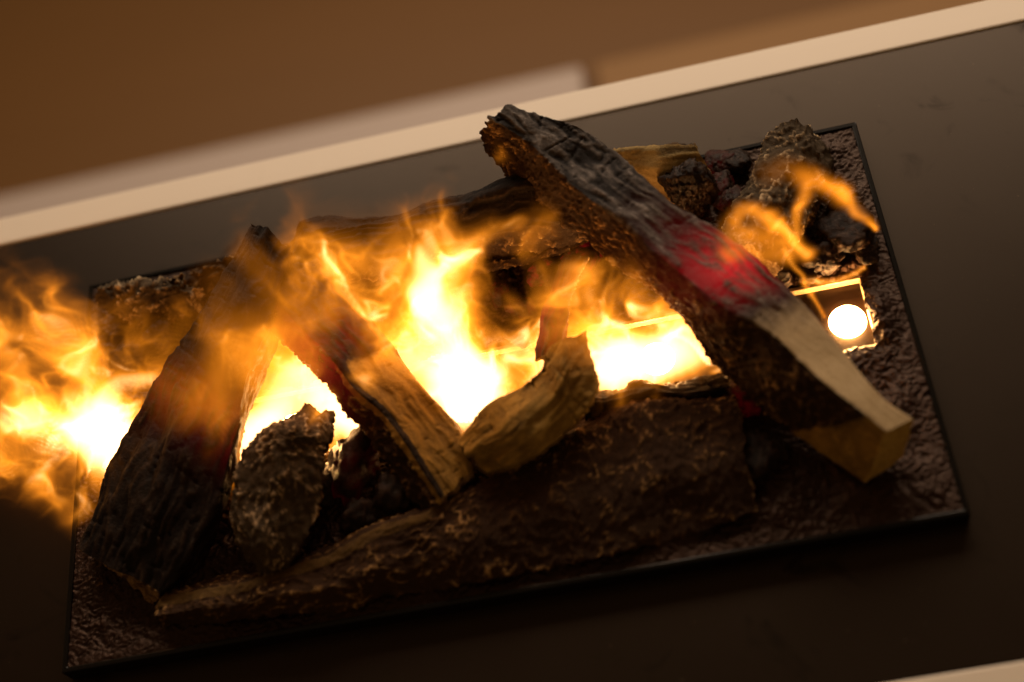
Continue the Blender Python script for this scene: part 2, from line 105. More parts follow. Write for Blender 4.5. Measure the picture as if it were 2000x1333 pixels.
def ridged(p, oct=3, gain=0.5):
    s = 0; a = 1.0; n = 0
    for k in range(oct):
        s = s + a * (1 - np.clip(np.abs(perlin(p * (2.03 ** k) + 31.7 * k)) * 2.2, 0, 1)); n += a; a *= gain
    return s / n

def sstep(a, b, x):
    t = np.clip((x - a) / (b - a), 0, 1); return t * t * (3 - 2 * t)

# ---------------------------------------------------------------- object helpers
def tag(o, label=None, cat=None, group=None, kind=None):
    if label: o["label"] = label
    if cat: o["category"] = cat
    if group: o["group"] = group
    if kind: o["kind"] = kind
    return o

def empty(name, loc=(0, 0, 0)):
    o = bpy.data.objects.new(name, None); col.objects.link(o)
    o.location = loc; o.empty_display_size = 0.02
    return o

def mesh_obj(name, verts, faces, mat, parent=None, smooth=True, attrs=None):
    me = bpy.data.meshes.new(name)
    verts = np.asarray(verts, np.float32); faces = np.asarray(faces, np.int32)
    k = faces.shape[1]
    me.vertices.add(len(verts)); me.vertices.foreach_set("co", verts.ravel())
    me.loops.add(faces.size); me.loops.foreach_set("vertex_index", faces.ravel())
    me.polygons.add(len(faces))
    me.polygons.foreach_set("loop_start", np.arange(0, faces.size, k, dtype=np.int32))
    me.polygons.foreach_set("use_smooth", np.full(len(faces), smooth))
    me.update(calc_edges=True)
    for n, v in (attrs or {}).items():
        a = me.attributes.new(n, 'FLOAT', 'POINT'); a.data.foreach_set("value", np.asarray(v, np.float32))
    me.validate()
    me.materials.append(mat)
    o = bpy.data.objects.new(name, me); col.objects.link(o)
    if parent is not None:
        o.parent = parent
        o.matrix_parent_inverse = Matrix.Translation(-Vector(parent.location))
    return o

def box_obj(name, lo, hi, mat, parent=None, bevel=0.0, seg=2):
    bm = bmesh.new()
    bmesh.ops.create_cube(bm, size=1.0)
    for v in bm.verts:
        for k in range(3):
            v.co[k] = lo[k] if v.co[k] < 0 else hi[k]
    if bevel:
        bmesh.ops.bevel(bm, geom=bm.edges[:], offset=bevel, segments=seg, affect='EDGES', profile=0.5)
    me = bpy.data.meshes.new(name); bm.to_mesh(me); bm.free()
    me.materials.append(mat)
    o = bpy.data.objects.new(name, me); col.objects.link(o)
    if parent is not None:
        o.parent = parent; o.matrix_parent_inverse = Matrix.Translation(-Vector(parent.location))
    return o

# ---------------------------------------------------------------- materials
class MatB:
    def __init__(s, name):
        s.m = bpy.data.materials.new(name); s.m.use_nodes = True
        s.nt = s.m.node_tree; s.n = s.nt.nodes; s.bsdf = s.n["Principled BSDF"]; s.out = s.n["Material Output"]
    def node(s, t, **kw):
        x = s.n.new(t)
        for k, v in kw.items(): setattr(x, k, v)
        return x
    def link(s, a, b): s.nt.links.new(a, b)
    def put(s, name, v):
        if hasattr(v, "is_linked"): s.link(v, s.bsdf.inputs[name])
        else: s.bsdf.inputs[name].default_value = v
    def coord(s): return s.node("ShaderNodeTexCoord").outputs["Object"]
    def noise(s, scale, detail=4, rough=0.55, dist=0.0, vec=None, sc=None):
        n = s.node("ShaderNodeTexNoise"); n.inputs["Scale"].default_value = scale
        n.inputs["Detail"].default_value = detail; n.inputs["Roughness"].default_value = rough
        n.inputs["Distortion"].default_value = dist
        v = vec or s.coord()
        if sc:
            mp = s.node("ShaderNodeMapping"); mp.inputs["Scale"].default_value = sc; s.link(v, mp.inputs[0]); v = mp.outputs[0]
        s.link(v, n.inputs["Vector"]); return n.outputs["Fac"]
    def attr(s, name): return s.node("ShaderNodeAttribute", attribute_name=name).outputs["Fac"]
    def ramp(s, fac, stops):
        r = s.node("ShaderNodeValToRGB"); e = r.color_ramp.elements
        while len(e) < len(stops): e.new(0.5)
        for k, (p, c) in enumerate(stops):
            e[k].position = p; e[k].color = (c[0], c[1], c[2], 1) if not isinstance(c, float) else (c, c, c, 1)
        s.link(fac, r.inputs[0]); return r.outputs[0]
    def math(s, op, a, b=None, clamp=False):
        x = s.node("ShaderNodeMath", operation=op, use_clamp=clamp)
        for k, v in enumerate((a, b)):
            if v is None: continue
            if hasattr(v, "is_linked"): s.link(v, x.inputs[k])
            else: x.inputs[k].default_value = v
        return x.outputs[0]
    def mix(s, fac, a, b):
        x = s.node("ShaderNodeMix", data_type='RGBA')
        for sock, v in ((x.inputs[0], fac), (x.inputs[6], a), (x.inputs[7], b)):
            if hasattr(v, "is_linked"): s.link(v, sock)
            elif isinstance(v, (int, float)): sock.default_value = v
            else: sock.default_value = (v[0], v[1], v[2], 1)
        return x.outputs[2]
    def bump(s, h, strength, dist):
        b = s.node("ShaderNodeBump"); b.inputs["Strength"].default_value = strength; b.inputs["Distance"].default_value = dist
        s.link(h, b.inputs["Height"]); s.link(b.outputs[0], s.bsdf.inputs["Normal"])

def mat_plain(name, c, rough=0.5, metal=0.0, spec=0.5):
    b = MatB(name); b.put("Base Color", (c[0], c[1], c[2], 1)); b.put("Roughness", rough); b.put("Metallic", metal)
    b.put("Specular IOR Level", spec)
    return b

def m_panel():
    b = mat_plain("dark_laminate", (0.010, 0.008, 0.006), 0.5)
    n = b.noise(9, 5, 0.6, 0.8)
    sm = b.noise(28, 3, 0.5, 1.2)
    f = b.math('MULTIPLY', b.ramp(sm, [(0.60, (0, 0, 0)), (0.72, (1, 1, 1))]), b.ramp(n, [(0.45, (0, 0, 0)), (0.65, (1, 1, 1))]))
    cb = b.mix(f, (0.0040, 0.0015, 0.0005), (0.0015, 0.0006, 0.0002))
    dust = b.ramp(b.noise(330, 2, 0.5), [(0.745, (0, 0, 0)), (0.77, (1, 1, 1))])
    b.put("Base Color", b.mix(b.math('MULTIPLY', dust, 0.5), cb, (0.06, 0.045, 0.03)))
    b.put("Specular IOR Level", b.math('SUBTRACT', 0.37, b.math('MULTIPLY', f, 0.20)))
    r = b.math('ADD', b.math('MULTIPLY', n, 0.06), 0.36)
    b.put("Roughness", b.math('ADD', r, b.math('MULTIPLY', f, 0.04)))
    b.put("Specular Tint", (1.0, 0.78, 0.58, 1))
    b.bump(b.noise(900, 2), 0.05, 0.0004)
    return b.m

def m_trim():
    b = mat_plain("cream_edge", (0.60, 0.50, 0.37), 0.5)
    n = b.noise(30, 4, 0.6, 0.3, sc=(0.15, 1, 1))
    b.put("Base Color", b.mix(n, (0.75, 0.67, 0.56), (0.80, 0.72, 0.61)))
    return b.m

def m_floor():
    b = mat_plain("brown_floor", (0.16, 0.075, 0.028), 0.55)
    n = b.noise(3, 5, 0.6, 0.5, sc=(0.4, 2, 1))
    b.put("Base Color", b.mix(n, (0.15, 0.070, 0.0155), (0.185, 0.087, 0.021)))
    return b.m

def m_bed():
    b = mat_plain("ember_bed_resin", (0.03, 0.017, 0.012), 0.33, 0.0, 0.32)
    b.put("Specular Tint", (1.0, 0.66, 0.48, 1))
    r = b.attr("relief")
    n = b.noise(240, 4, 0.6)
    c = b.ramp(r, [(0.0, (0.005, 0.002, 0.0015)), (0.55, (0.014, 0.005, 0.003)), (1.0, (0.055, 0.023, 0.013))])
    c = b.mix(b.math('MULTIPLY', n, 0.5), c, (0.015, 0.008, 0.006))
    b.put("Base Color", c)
    b.put("Roughness", b.math('ADD', b.math('MULTIPLY', n, 0.3), 0.24))
    b.bump(b.noise(620, 4, 0.7, 0.6), 0.5, 0.0010)
    return b.m

def wood_mat(name, dark, mid, light, cutc, cutd, rough=0.7, stains=0.6, ember=0.0):
    """relief attribute drives dark->light, cut blends to bare wood, ember glows red"""
    b = mat_plain(name, mid, rough, 0.0, 0.15)
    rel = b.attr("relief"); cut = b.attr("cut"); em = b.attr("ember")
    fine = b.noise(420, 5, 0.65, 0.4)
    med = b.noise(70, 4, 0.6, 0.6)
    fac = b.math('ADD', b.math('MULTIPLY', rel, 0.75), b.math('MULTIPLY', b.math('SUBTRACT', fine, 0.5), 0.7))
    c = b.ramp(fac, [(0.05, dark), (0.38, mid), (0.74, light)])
    cw = b.ramp(b.math('ADD', b.math('MULTIPLY', med, 0.5), b.math('ADD', b.math('MULTIPLY', fine, 0.22), b.math('MULTIPLY', rel, 0.28 if stains else 0.10))), [(0.3, cutd), (0.62, cutc)])
    stain = b.ramp(b.noise(48, 5, 0.7, 1.0), [(0.56, (0, 0, 0)), (0.70, (1, 1, 1))])
    cw = b.mix(b.math('MULTIPLY', stain, stains), cw, (cutd[0] * 0.3, cutd[1] * 0.28, cutd[2] * 0.3))
    e2 = b.math('ADD', cut, b.math('MULTIPLY', b.math('SUBTRACT', med, 0.5), 0.5))
    cf = b.ramp(e2, [(0.42, (0, 0, 0)), (0.58, (1, 1, 1))] if stains else [(0.30, (0, 0, 0)), (0.82, (1, 1, 1))])
    cf = b.math('MULTIPLY', cf, b.ramp(cut, [(0.02, (0, 0, 0)), (0.15, (1, 1, 1))]))
    c = b.mix(cf, c, cw)
    b.put("Base Color", c)
    b.bump(b.math('ADD', fine, b.math('MULTIPLY', b.noise(1100, 3, 0.7), 0.5)), 0.75, 0.0012)
    if ember:
        streak = b.ramp(b.math('ADD', b.math('MULTIPLY', rel, 0.55), b.math('MULTIPLY', med, 0.55)), [(0.30, (1, 1, 1)), (0.62, (0.06, 0.06, 0.06))])
        es = b.math('MULTIPLY', em, streak)
        b.m.cycles.emission_sampling = 'NONE'
        b.put("Emission Color", (1.0, 0.018, 0.026, 1))
        b.put("Emission Strength", b.math('MULTIPLY', es, ember))
    b.put("Roughness", b.math('ADD', b.math('MULTIPLY', fine, 0.25), rough - 0.12))
    return b.m

OLIVE = (0.36, 0.222, 0.045); OLIVE_D = (0.17, 0.10, 0.02)
M = {
    'panel': m_panel(), 'trim': m_trim(), 'floor': m_floor(), 'bed': m_bed(),
    'black': mat_plain("black_gloss", (0.004, 0.0035, 0.003), 0.2, 0.0, 0.22).m,
    'black_matt': mat_plain("black_matt", (0.008, 0.007, 0.006), 0.5).m,
    'liner': mat_plain("slot_liner_metal", (0.26, 0.18, 0.10), 0.45, 0.0).m,
    'water': mat_plain("pan_water", (0.03, 0.018, 0.010), 0.06).m,
    'white_board': mat_plain("white_board", (0.56, 0.48, 0.44), 0.6).m,
    'tan_board': mat_plain("tan_board", (0.30, 0.165, 0.06), 0.6).m,
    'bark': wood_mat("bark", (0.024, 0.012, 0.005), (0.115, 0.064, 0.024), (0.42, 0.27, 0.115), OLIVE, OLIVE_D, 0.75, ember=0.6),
    'bark_front': wood_mat("front_log_bark", (0.030, 0.014, 0.0055), (0.105, 0.055, 0.019), (0.42, 0.26, 0.105), (0.125, 0.075, 0.021), (0.07, 0.040, 0.012), 0.8),  # bare olive wood darker here: shade at the front put into the colour
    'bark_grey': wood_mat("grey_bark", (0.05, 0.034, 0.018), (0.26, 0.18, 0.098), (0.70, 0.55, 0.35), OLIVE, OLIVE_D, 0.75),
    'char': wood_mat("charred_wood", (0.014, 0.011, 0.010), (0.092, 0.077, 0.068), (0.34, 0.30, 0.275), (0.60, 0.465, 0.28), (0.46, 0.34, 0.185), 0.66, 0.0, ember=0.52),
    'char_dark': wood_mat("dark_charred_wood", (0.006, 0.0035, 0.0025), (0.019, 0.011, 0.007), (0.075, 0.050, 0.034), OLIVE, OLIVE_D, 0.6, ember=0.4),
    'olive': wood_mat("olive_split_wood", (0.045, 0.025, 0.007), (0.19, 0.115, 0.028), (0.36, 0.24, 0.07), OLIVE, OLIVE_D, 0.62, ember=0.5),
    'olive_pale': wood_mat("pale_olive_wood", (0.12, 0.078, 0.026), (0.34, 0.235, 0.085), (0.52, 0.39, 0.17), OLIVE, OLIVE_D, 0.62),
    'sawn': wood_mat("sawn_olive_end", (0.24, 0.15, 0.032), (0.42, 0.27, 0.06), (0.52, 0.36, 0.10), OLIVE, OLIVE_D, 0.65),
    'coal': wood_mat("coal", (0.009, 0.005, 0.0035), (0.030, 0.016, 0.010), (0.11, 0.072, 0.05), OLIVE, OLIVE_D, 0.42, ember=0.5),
}

# ---------------------------------------------------------------- the setting
fl = box_obj("floor", (-6, -3, -0.95), (6, 8, -0.90), M['floor']); tag(fl, kind="structure")

pl = empty("display_table", (0, 0.14, -0.90))
tag(pl, "long dark table top with cream edges that carries the fire tray", "table")
ZT = -0.013
box_obj("dark_panel", (-1.1, -0.0855, ZT - 0.02), (1.1, 0.3595, ZT), M['panel'], pl, 0.0006)
box_obj("rear_edge", (-1.1, 0.360, ZT - 0.045), (1.1, 0.386, ZT + 0.0015), M['trim'], pl, 0.0015)
box_obj("front_edge", (-1.1, -0.112, ZT - 0.045), (1.1, -0.086, ZT + 0.0015), M['trim'], pl, 0.0015)
for sx in (-1, 1):
    x0, x1 = sorted((sx * 1.06, sx * 0.98))
    for y0 in (-0.08, 0.30):
        box_obj("leg", (x0, y0, -0.90), (x1, y0 + 0.055, ZT - 0.0205), M['trim'], pl, 0.002)

wb = box_obj("white_board", (-1.9, 0.62, -0.90), (0.047, 1.185, -0.87), M['white_board'], None, 0.004)
tag(wb, "blurred off-white board lying on the brown floor behind the table", "board")
tb = box_obj("tan_board", (0.07, 0.62, -0.90), (1.6, 1.19, -0.875), M['tan_board'], None, 0.004)
tag(tb, "blurred tan board on the floor beyond the table's right part", "board")

# ---------------------------------------------------------------- fire tray: rim, ember bed with slot, liner, pan, coals
TW, TD = 0.28, 0.2925
SX0, SX1, SY0, SY1 = -0.262, 0.2555, 0.1215, 0.1735
tray = empty("fire_tray", (0, TD / 2, ZT))
tag(tray, "black rimmed fire tray with crinkled dark ember bed and glowing slot", "fire tray")
def frame_mesh(name, x0, x1, y0, y1, t, z0, z1, mat, parent):
    o = [(x0, y0), (x1, y0), (x1, y1), (x0, y1)]; i = [(x0 + t, y0 + t), (x1 - t, y0 + t), (x1 - t, y1 - t), (x0 + t, y1 - t)]
    bm = bmesh.new()
    V = {}
    for nm, L_ in (('o', o), ('i', i)):
        for zz, zn in ((z0, 'b'), (z1, 't')):
            V[nm + zn] = [bm.verts.new((x, y, zz)) for x, y in L_]
    for k in range(4):
        j = (k + 1) % 4
        bm.faces.new((V['ob'][k], V['ob'][j], V['ot'][j], V['ot'][k]))
        bm.faces.new((V['ot'][k], V['ot'][j], V['it'][j], V['it'][k]))
        bm.faces.new((V['it'][k], V['it'][j], V['ib'][j], V['ib'][k]))
        bm.faces.new((V['ib'][k], V['ib'][j], V['ob'][j], V['ob'][k]))
    bmesh.ops.recalc_face_normals(bm, faces=bm.faces[:])
    bmesh.ops.bevel(bm, geom=bm.edges[:], offset=min(t, z1 - z0) * 0.2, segments=2, affect='EDGES', profile=0.5)
    me = bpy.data.meshes.new(name); bm.to_mesh(me); bm.free(); me.materials.append(mat)
    ob = bpy.data.objects.new(name, me); col.objects.link(ob)
    ob.parent = parent; ob.matrix_parent_inverse = Matrix.Translation(-Vector(parent.location))
    return ob
frame_mesh("rim", -TW - 0.0012, TW + 0.0012, -0.0012, TD + 0.0012, 0.0035, ZT + 0.0005, 0.0008, M['black'], tray)
frame_mesh("slot_liner", SX0 - 0.004, SX1 + 0.004, SY0 - 0.004, SY1 + 0.004, 0.003, -0.046, -0.0075, M['liner'], tray)
box_obj("water_pan", (SX0, SY0, -0.050), (SX1, SY1, -0.044), M['water'], tray)

def bed_height(x, y):
    p = np.stack([x, y, np.zeros_like(x)], 1)
    ed = np.minimum(np.minimum(x + TW, TW - x), np.minimum(y, TD - y))
    edge = sstep(0.001, 0.022, ed)
    wv = np.stack([perlin(p * 110), perlin(p * 110 + 9), 0 * x], 1) * 0.0065
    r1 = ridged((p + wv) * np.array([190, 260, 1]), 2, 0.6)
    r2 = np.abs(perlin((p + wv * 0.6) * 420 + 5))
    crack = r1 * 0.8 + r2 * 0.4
    lump = fbm(p * 26 + 3, 3)
    dslot = np.maximum(np.maximum(SX0 - x, x - SX1), np.maximum(SY0 - y, y - SY1))
    near = np.exp(-np.clip(dslot, 0, 1) / 0.022)
    rag = sstep(0.0, 0.008, dslot)
    h = -0.0015 + edge * (0.0030 * crack + 0.005 * np.clip(lump, -0.3, 1) + 0.006 * near * (0.4 + 0.6 * sstep(-.2, .4, lump)) * rag)
    h += (1 - edge) * 0.0018 * crack
    h += 0.010 * np.exp(-(((x + 0.09) / 0.045) ** 2 + ((y - 0.085) / 0.03) ** 2))
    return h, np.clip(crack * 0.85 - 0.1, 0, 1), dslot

def build_bed():
    st = 0.00085
    nx = int(2 * TW / st); ny = int(TD / st)
    xs = np.linspace(-TW + 0.0015, TW - 0.0015, nx); ys = np.linspace(0.0015, TD - 0.0015, ny)
    X, Y = np.meshgrid(xs, ys); x = X.ravel(); y = Y.ravel()
    h, rel, ds = bed_height(x, y)
    jit = perlin(np.stack([x, y, 0 * x], 1) * 140) * 0.0022 + perlin(np.stack([x, y, 0 * x], 1) * 40 + 4) * 0.002
    inside = ds + jit < -0.0002
    idx = np.arange(nx * ny).reshape(ny, nx)
    q = np.stack([idx[:-1, :-1], idx[:-1, 1:], idx[1:, 1:], idx[1:, :-1]], -1).reshape(-1, 4)
    q = q[~inside[q].any(1)]
    # curl the ragged edge down into the slot
    h = np.where(ds < 0.002, h - 0.003 * sstep(0.002, -0.004, ds), h)
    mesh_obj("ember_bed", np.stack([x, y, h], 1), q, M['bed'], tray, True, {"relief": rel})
build_bed()

def rock(name, c, size, seed, mat, parent=None, stretch=(1, 1, 0.8), ember=0.0, sub=4, rough=0.10):
    bm = bmesh.new(); bmesh.ops.create_icosphere(bm, subdivisions=sub, radius=1.0)
    v = np.array([x.co[:] for x in bm.verts]); fc = np.array([[q.index for q in f_.verts] for f_ in bm.faces]); bm.free()
    rs = np.random.RandomState(seed)
    n = rs.normal(size=(11, 3)); n /= np.linalg.norm(n, axis=1)[:, None]
    hgt = rs.uniform(0.62, 1.0, 11)
    d = v @ n.T
    with np.errstate(divide='ignore'):
        rr = np.where(d > 0.05, hgt / np.maximum(d, 0.05), 9).min(1)
    rr = np.clip(rr, 0.5, 1.25)
    det = ridged(v * 3.1 + seed, 3, 0.6)
    rr = rr * (1 + rough * 2.2 * (det - 0.6)) + rough * 1.1 * fbm(v * 6 + seed, 4, 0.6)
    P = v * rr[:, None] * size * np.array(stretch)
    a = rs.uniform(0, 6.28); ca, sa = math.cos(a), math.sin(a)
    P = P @ np.array([[ca, sa, 0], [-sa, ca, 0], [0, 0, 1]])
    rel = np.clip((det - 0.35) * 1.3, 0, 1)
    em = np.full(len(v), 0.0)
    if ember: em = ember * sstep(0.0, 0.6, fbm(v * 1.5 + seed * 3, 2) + 0.25)
    return mesh_obj(name, P + np.array(c), fc, mat, parent, True, {"relief": rel, "cut": np.zeros(len(v)), "ember": em})

EMB = {8: .10, 9: .08, 11: .3, 12: .25, 13: .05, 15: .03, 16: .05, 4: .02, 18: .05}
for k, (x, y, z, s) in enumerate(COALS):
    rock("coal", (x, y, z), s * 0.001, 40 + k, M['coal'], tray, (1.1, 0.95, 0.8), EMB.get(k, 0.0))

# ---------------------------------------------------------------- logs
def catmull(P, n):
    P = np.asarray(P, float)
    Q = np.vstack([2 * P[0] - P[1], P, 2 * P[-1] - P[-2]])
    u = np.linspace(0, len(P) - 1, n); i = np.minimum(u.astype(int), len(P) - 2); t = (u - i)[:, None]
    a, b, c, d = Q[i], Q[i + 1], Q[i + 2], Q[i + 3]
    return 0.5 * (2 * b + (c - a) * t + (2 * a - 5 * b + 4 * c - d) * t ** 2 + (3 * b - a - 3 * c + d) * t ** 3)

STY = {'bark': (0, 'bark'), 'front': (0, 'bark_front'), 'grey': (0, 'bark_grey'), 'char': (1, 'char'), 'chard': (1, 'char_dark'), 'wood': (2, 'olive'), 'pale': (2, 'olive_pale')}
PART = {'bark': 'bark', 'front': 'bark', 'grey': 'bark', 'char': 'charred_face', 'chard': 'charred_face', 'wood': 'split_face', 'pale': 'split_face'}

def make_log(key, name, label, sides, ends=('sawn', 'char_dark'), smooth=3, seed=0, cut=None, ember=None,
             res=0.00115, amp=1.0, endcut=(0.0, 0.0), warp=0.004, group="logs laid on the fire tray", cutflat=0.35):
    rails = [np.array(r) for r in RAILS[key]]
    R = len(rails)
    cen = np.mean(rails, 0); length = np.linalg.norm(np.diff(cen, axis=0), axis=1).sum()
    N = max(24, int(length / res))
    C = [catmull(r, N) for r in rails]
    ring = []; sid = []; uu = []
    for k in range(R):
        a, b = C[k], C[(k + 1) % R]
        wd = np.linalg.norm(a - b, axis=1).mean(); nv = max(4, int(wd / res))
        for j in range(nv):
            u = j / nv; ring.append(a * (1 - u) + b * u); sid.append(k); uu.append(u)
    V = np.stack(ring, 1)                       # N, Rv, 3
    sid = np.array(sid); uu = np.array(uu); Rv = len(sid)
    cc = V.mean(1, keepdims=True)
    for _ in range(smooth):
        V = V * 0.5 + (np.roll(V, 1, 1) + np.roll(V, -1, 1)) * 0.25
    T = np.linspace(0, 1, N)[:, None] * np.ones((1, Rv))
    axis = cc[-1, 0] - cc[0, 0]; axis /= np.linalg.norm(axis)
    # normals
    def normals(V):
        du = np.gradient(V, axis=0); dv = np.roll(V, -1, 1) - np.roll(V, 1, 1)
        n = np.cross(du, dv); n /= np.linalg.norm(n, axis=2, keepdims=True) + 1e-12
        s = np.sign((n * (V - V.mean(1, keepdims=True))).sum()); return n * s, s
    nrm, sg = normals(V)
    flat = V.reshape(-1, 3)
    al = flat @ axis; pp = flat - al[:, None] * axis
    e1 = np.cross(axis, [0, 0, 1.0]); e1 /= np.linalg.norm(e1); e2 = np.cross(axis, e1)
    c1 = pp @ e1; c2 = pp @ e2
    Lc = np.stack([al, c1, c2], 1).astype(np.float32) + seed * 3.17
    wv = np.stack([perlin(Lc * 55), perlin(Lc * 55 + 7), perlin(Lc * 55 + 13)], 1)
    # bark: worm-like ridges
    Lb = Lc + wv * 0.006
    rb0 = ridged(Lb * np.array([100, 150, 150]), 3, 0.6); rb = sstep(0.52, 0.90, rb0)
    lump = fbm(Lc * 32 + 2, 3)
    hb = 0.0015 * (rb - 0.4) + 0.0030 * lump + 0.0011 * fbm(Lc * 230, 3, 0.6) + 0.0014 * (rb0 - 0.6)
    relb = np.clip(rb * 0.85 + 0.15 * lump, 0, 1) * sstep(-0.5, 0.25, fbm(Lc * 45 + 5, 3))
    # char: long grain with cross checks
    Lg = Lc + wv * 0.0035
    g1 = ridged(Lg * np.array([16, 150, 150]), 3, 0.55)
    g2 = perlin(Lg * np.array([30, 420, 420]))
    chk = ridged(Lc * np.array([75, 28, 28]) + 8, 2)
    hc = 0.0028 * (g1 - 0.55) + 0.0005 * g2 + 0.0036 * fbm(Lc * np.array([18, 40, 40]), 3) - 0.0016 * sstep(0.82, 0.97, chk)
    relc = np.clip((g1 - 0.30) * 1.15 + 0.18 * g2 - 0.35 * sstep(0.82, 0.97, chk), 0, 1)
    # split wood: fine fibres
    w1 = ridged(Lg * np.array([9, 120, 120]), 2)
    w2 = perlin(Lg * np.array([14, 520, 520]))
    hw = 0.0012 * (w1 - 0.5) + 0.00025 * w2 + 0.0028 * fbm(Lc * np.array([14, 34, 34]) + 4, 2)
    relw = np.clip(0.25 + 0.6 * w1 + 0.25 * w2, 0, 1) - 0.3 * sstep(0.1, 0.6, fbm(Lc * np.array([25, 60, 60]) + 1, 3))
    H = np.stack([hb, hc, hw], 1).reshape(N, Rv, 3); RL = np.stack([relb, relc, relw], 1).reshape(N, Rv, 3)
    st = np.array([STY[sides[k]][0] for k in range(R)])[sid]
    W = np.eye(3)[st]
    for _ in range(4): W = W * 0.5 + (np.roll(W, 1, 0) + np.roll(W, -1, 0)) * 0.25
    disp = (H * W[None]).sum(2) * amp
    rel = (RL * W[None]).sum(2)
    cutm = np.zeros((N, Rv)); embm = np.zeros((N, Rv))
    S_ = np.broadcast_to(sid, (N, Rv)); U_ = np.broadcast_to(uu, (N, Rv))
    if cut: cutm = cut(T, S_, U_)
    if ember: embm = ember(T, S_, U_)
    disp = disp * (1 - cutflat * sstep(0.3, 0.6, cutm))
    V2 = V + nrm * disp[..., None]
    if warp:
        q3 = np.stack([perlin(Lc * 22 + 40), perlin(Lc * 22 + 50), perlin(Lc * 22 + 60)], 1).reshape(N, Rv, 3)
        V2 = V2 + q3 * warp
    # jagged ends: shift along the axis near both ends
    ang = Lc.reshape(N, Rv, 3)
    for e, (i0, sgn) in enumerate(((0, 1), (N - 1, -1))):
        jg = fbm(ang[i0] * np.array([0, 90, 90]) + 5 + e, 3)
        fall = np.exp(-np.abs(np.arange(N) - i0) / 6.0)[:, None, None]
        V2 = V2 + fall * (jg * endcut[e])[None, :, None] * axis * sgn
    base = Vector((float(cen[:, 0].mean()), float(cen[:, 1].mean()), float(V2[..., 2].min())))
    root = empty(name, base); tag(root, label, "log", group)
    # side parts, one mesh for each run of alike sides
    runs = []; k = 0
    order = list(range(R))
    while order and len(set(sides)) > 1 and sides[order[0]] == sides[order[-1]]:
        order = [order[-1]] + order[:-1]
        if order[0] == 0: break
    for s in order:
        if runs and sides[runs[-1][-1]] == sides[s]: runs[-1].append(s)
        else: runs.append([s])
    F = V2.reshape(-1, 3)
    for run in runs:
        cols = []
        for s in run: cols += list(np.where(sid == s)[0])
        closed = len(run) == R
        cols.append((cols[-1] + 1) % Rv)
        nc = len(cols)
        gi = np.arange(N)[:, None] * Rv + np.array(cols)[None]
        loc = np.arange(N * nc).reshape(N, nc)
        qd = np.stack([loc[:-1, :-1], loc[:-1, 1:], loc[1:, 1:], loc[1:, :-1]], -1).reshape(-1, 4)
        if sg < 0: qd = qd[:, ::-1]
        g = gi.ravel()
        sty = sides[run[0]]
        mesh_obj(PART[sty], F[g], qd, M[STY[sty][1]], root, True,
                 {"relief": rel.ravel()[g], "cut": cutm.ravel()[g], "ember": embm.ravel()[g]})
    for e, i0 in ((0, 0), (1, N - 1)):
        rg = V2[i0]; c = rg.mean(0); K = 9
        rows = [c + (rg - c) * (1 - k / K) for k in range(K)] + [np.repeat(c[None], Rv, 0)]
        G = np.stack(rows, 0)
        q4 = np.stack([(G - c) @ axis * 0, (G - c) @ e1, (G - c) @ e2], -1).reshape(-1, 3) + seed
        dz = (fbm(q4 * 120, 3) * (0.0012 if 'sawn' in ends[e] else 0.0035)).reshape(K + 1, Rv)
        dz[0] = 0
        G = G + dz[..., None] * axis
        # weld the centre
        vs = np.vstack([G[:K].reshape(-1, 3), G[K].mean(0)[None]])
        fq = []; ft = []
        for k in range(K - 1):
            a = np.arange(Rv) + k * Rv; b = np.roll(np.arange(Rv), -1) + k * Rv
            fq.append(np.stack([a, b, b + Rv], 1)); fq.append(np.stack([a, b + Rv, a + Rv], 1))
        a = np.arange(Rv) + (K - 1) * Rv; b = np.roll(np.arange(Rv), -1) + (K - 1) * Rv
        fq.append(np.stack([a, b, np.full(Rv, K * Rv)], 1))
        fq = np.vstack(fq)
        n0 = np.cross(vs[fq[0, 1]] - vs[fq[0, 0]], vs[fq[0, 2]] - vs[fq[0, 0]])
        nn = np.cross(vs[fq[:, 1]] - vs[fq[:, 0]], vs[fq[:, 2]] - vs[fq[:, 0]]).sum(0)
        if (nn @ axis) * (1 if e else -1) < 0: fq = fq[:, ::-1]
        rr = np.clip(0.5 + 0.5 * ridged((vs @ np.stack([axis * 0, e1, e2], 1)) * 160 + seed, 2) - 0.2, 0, 1)
        mesh_obj("sawn_end" if ends[e] == 'sawn' else "burnt_end", vs, fq, M[ends[e]], root, True,
                 {"relief": rr, "cut": np.zeros(len(vs)), "ember": np.zeros(len(vs))})
    return root

G_ = lambda T, t0, w: np.exp(-((T - t0) / w) ** 2)
make_log('A', "firewood_log", "long charred log lying diagonally on top with red glow and pale tan end",
         ['char', 'bark', 'bark', 'char'], ends=('sawn', 'char'), smooth=5, seed=1, cutflat=0.88,
         cut=lambda T, S, U: np.where(S == 0, sstep(0.42, 0.22, T), np.where(S == 1, sstep(0.13, 0.05, T + 0.10 * (1 - U) - 0.06), np.where(S == 3, sstep(0.30, 0.2, T), 0))),
         ember=lambda T, S, U: np.where(S == 0, 0.25 + 0.75 * np.exp(-((U - 0.35) / 0.4) ** 2), np.where(S == 3, 0.5, 0.06)) * (G_(T, 0.448, 0.055) + 0.03 * G_(T, 0.56, 0.05)), endcut=(0.001, 0.006))
make_log('H', "firewood_log", "broad dark charred log leaning at the tray's left end",
         ['chard', 'chard', 'chard', 'bark', 'chard'], ends=('bark_front', 'char_dark'), smooth=6, seed=2,
         ember=lambda T, S, U: np.where(S <= 1, 1.0, 0.0) * (0.16 * G_(T, 0.42, 0.08)), endcut=(0.001, 0.002))
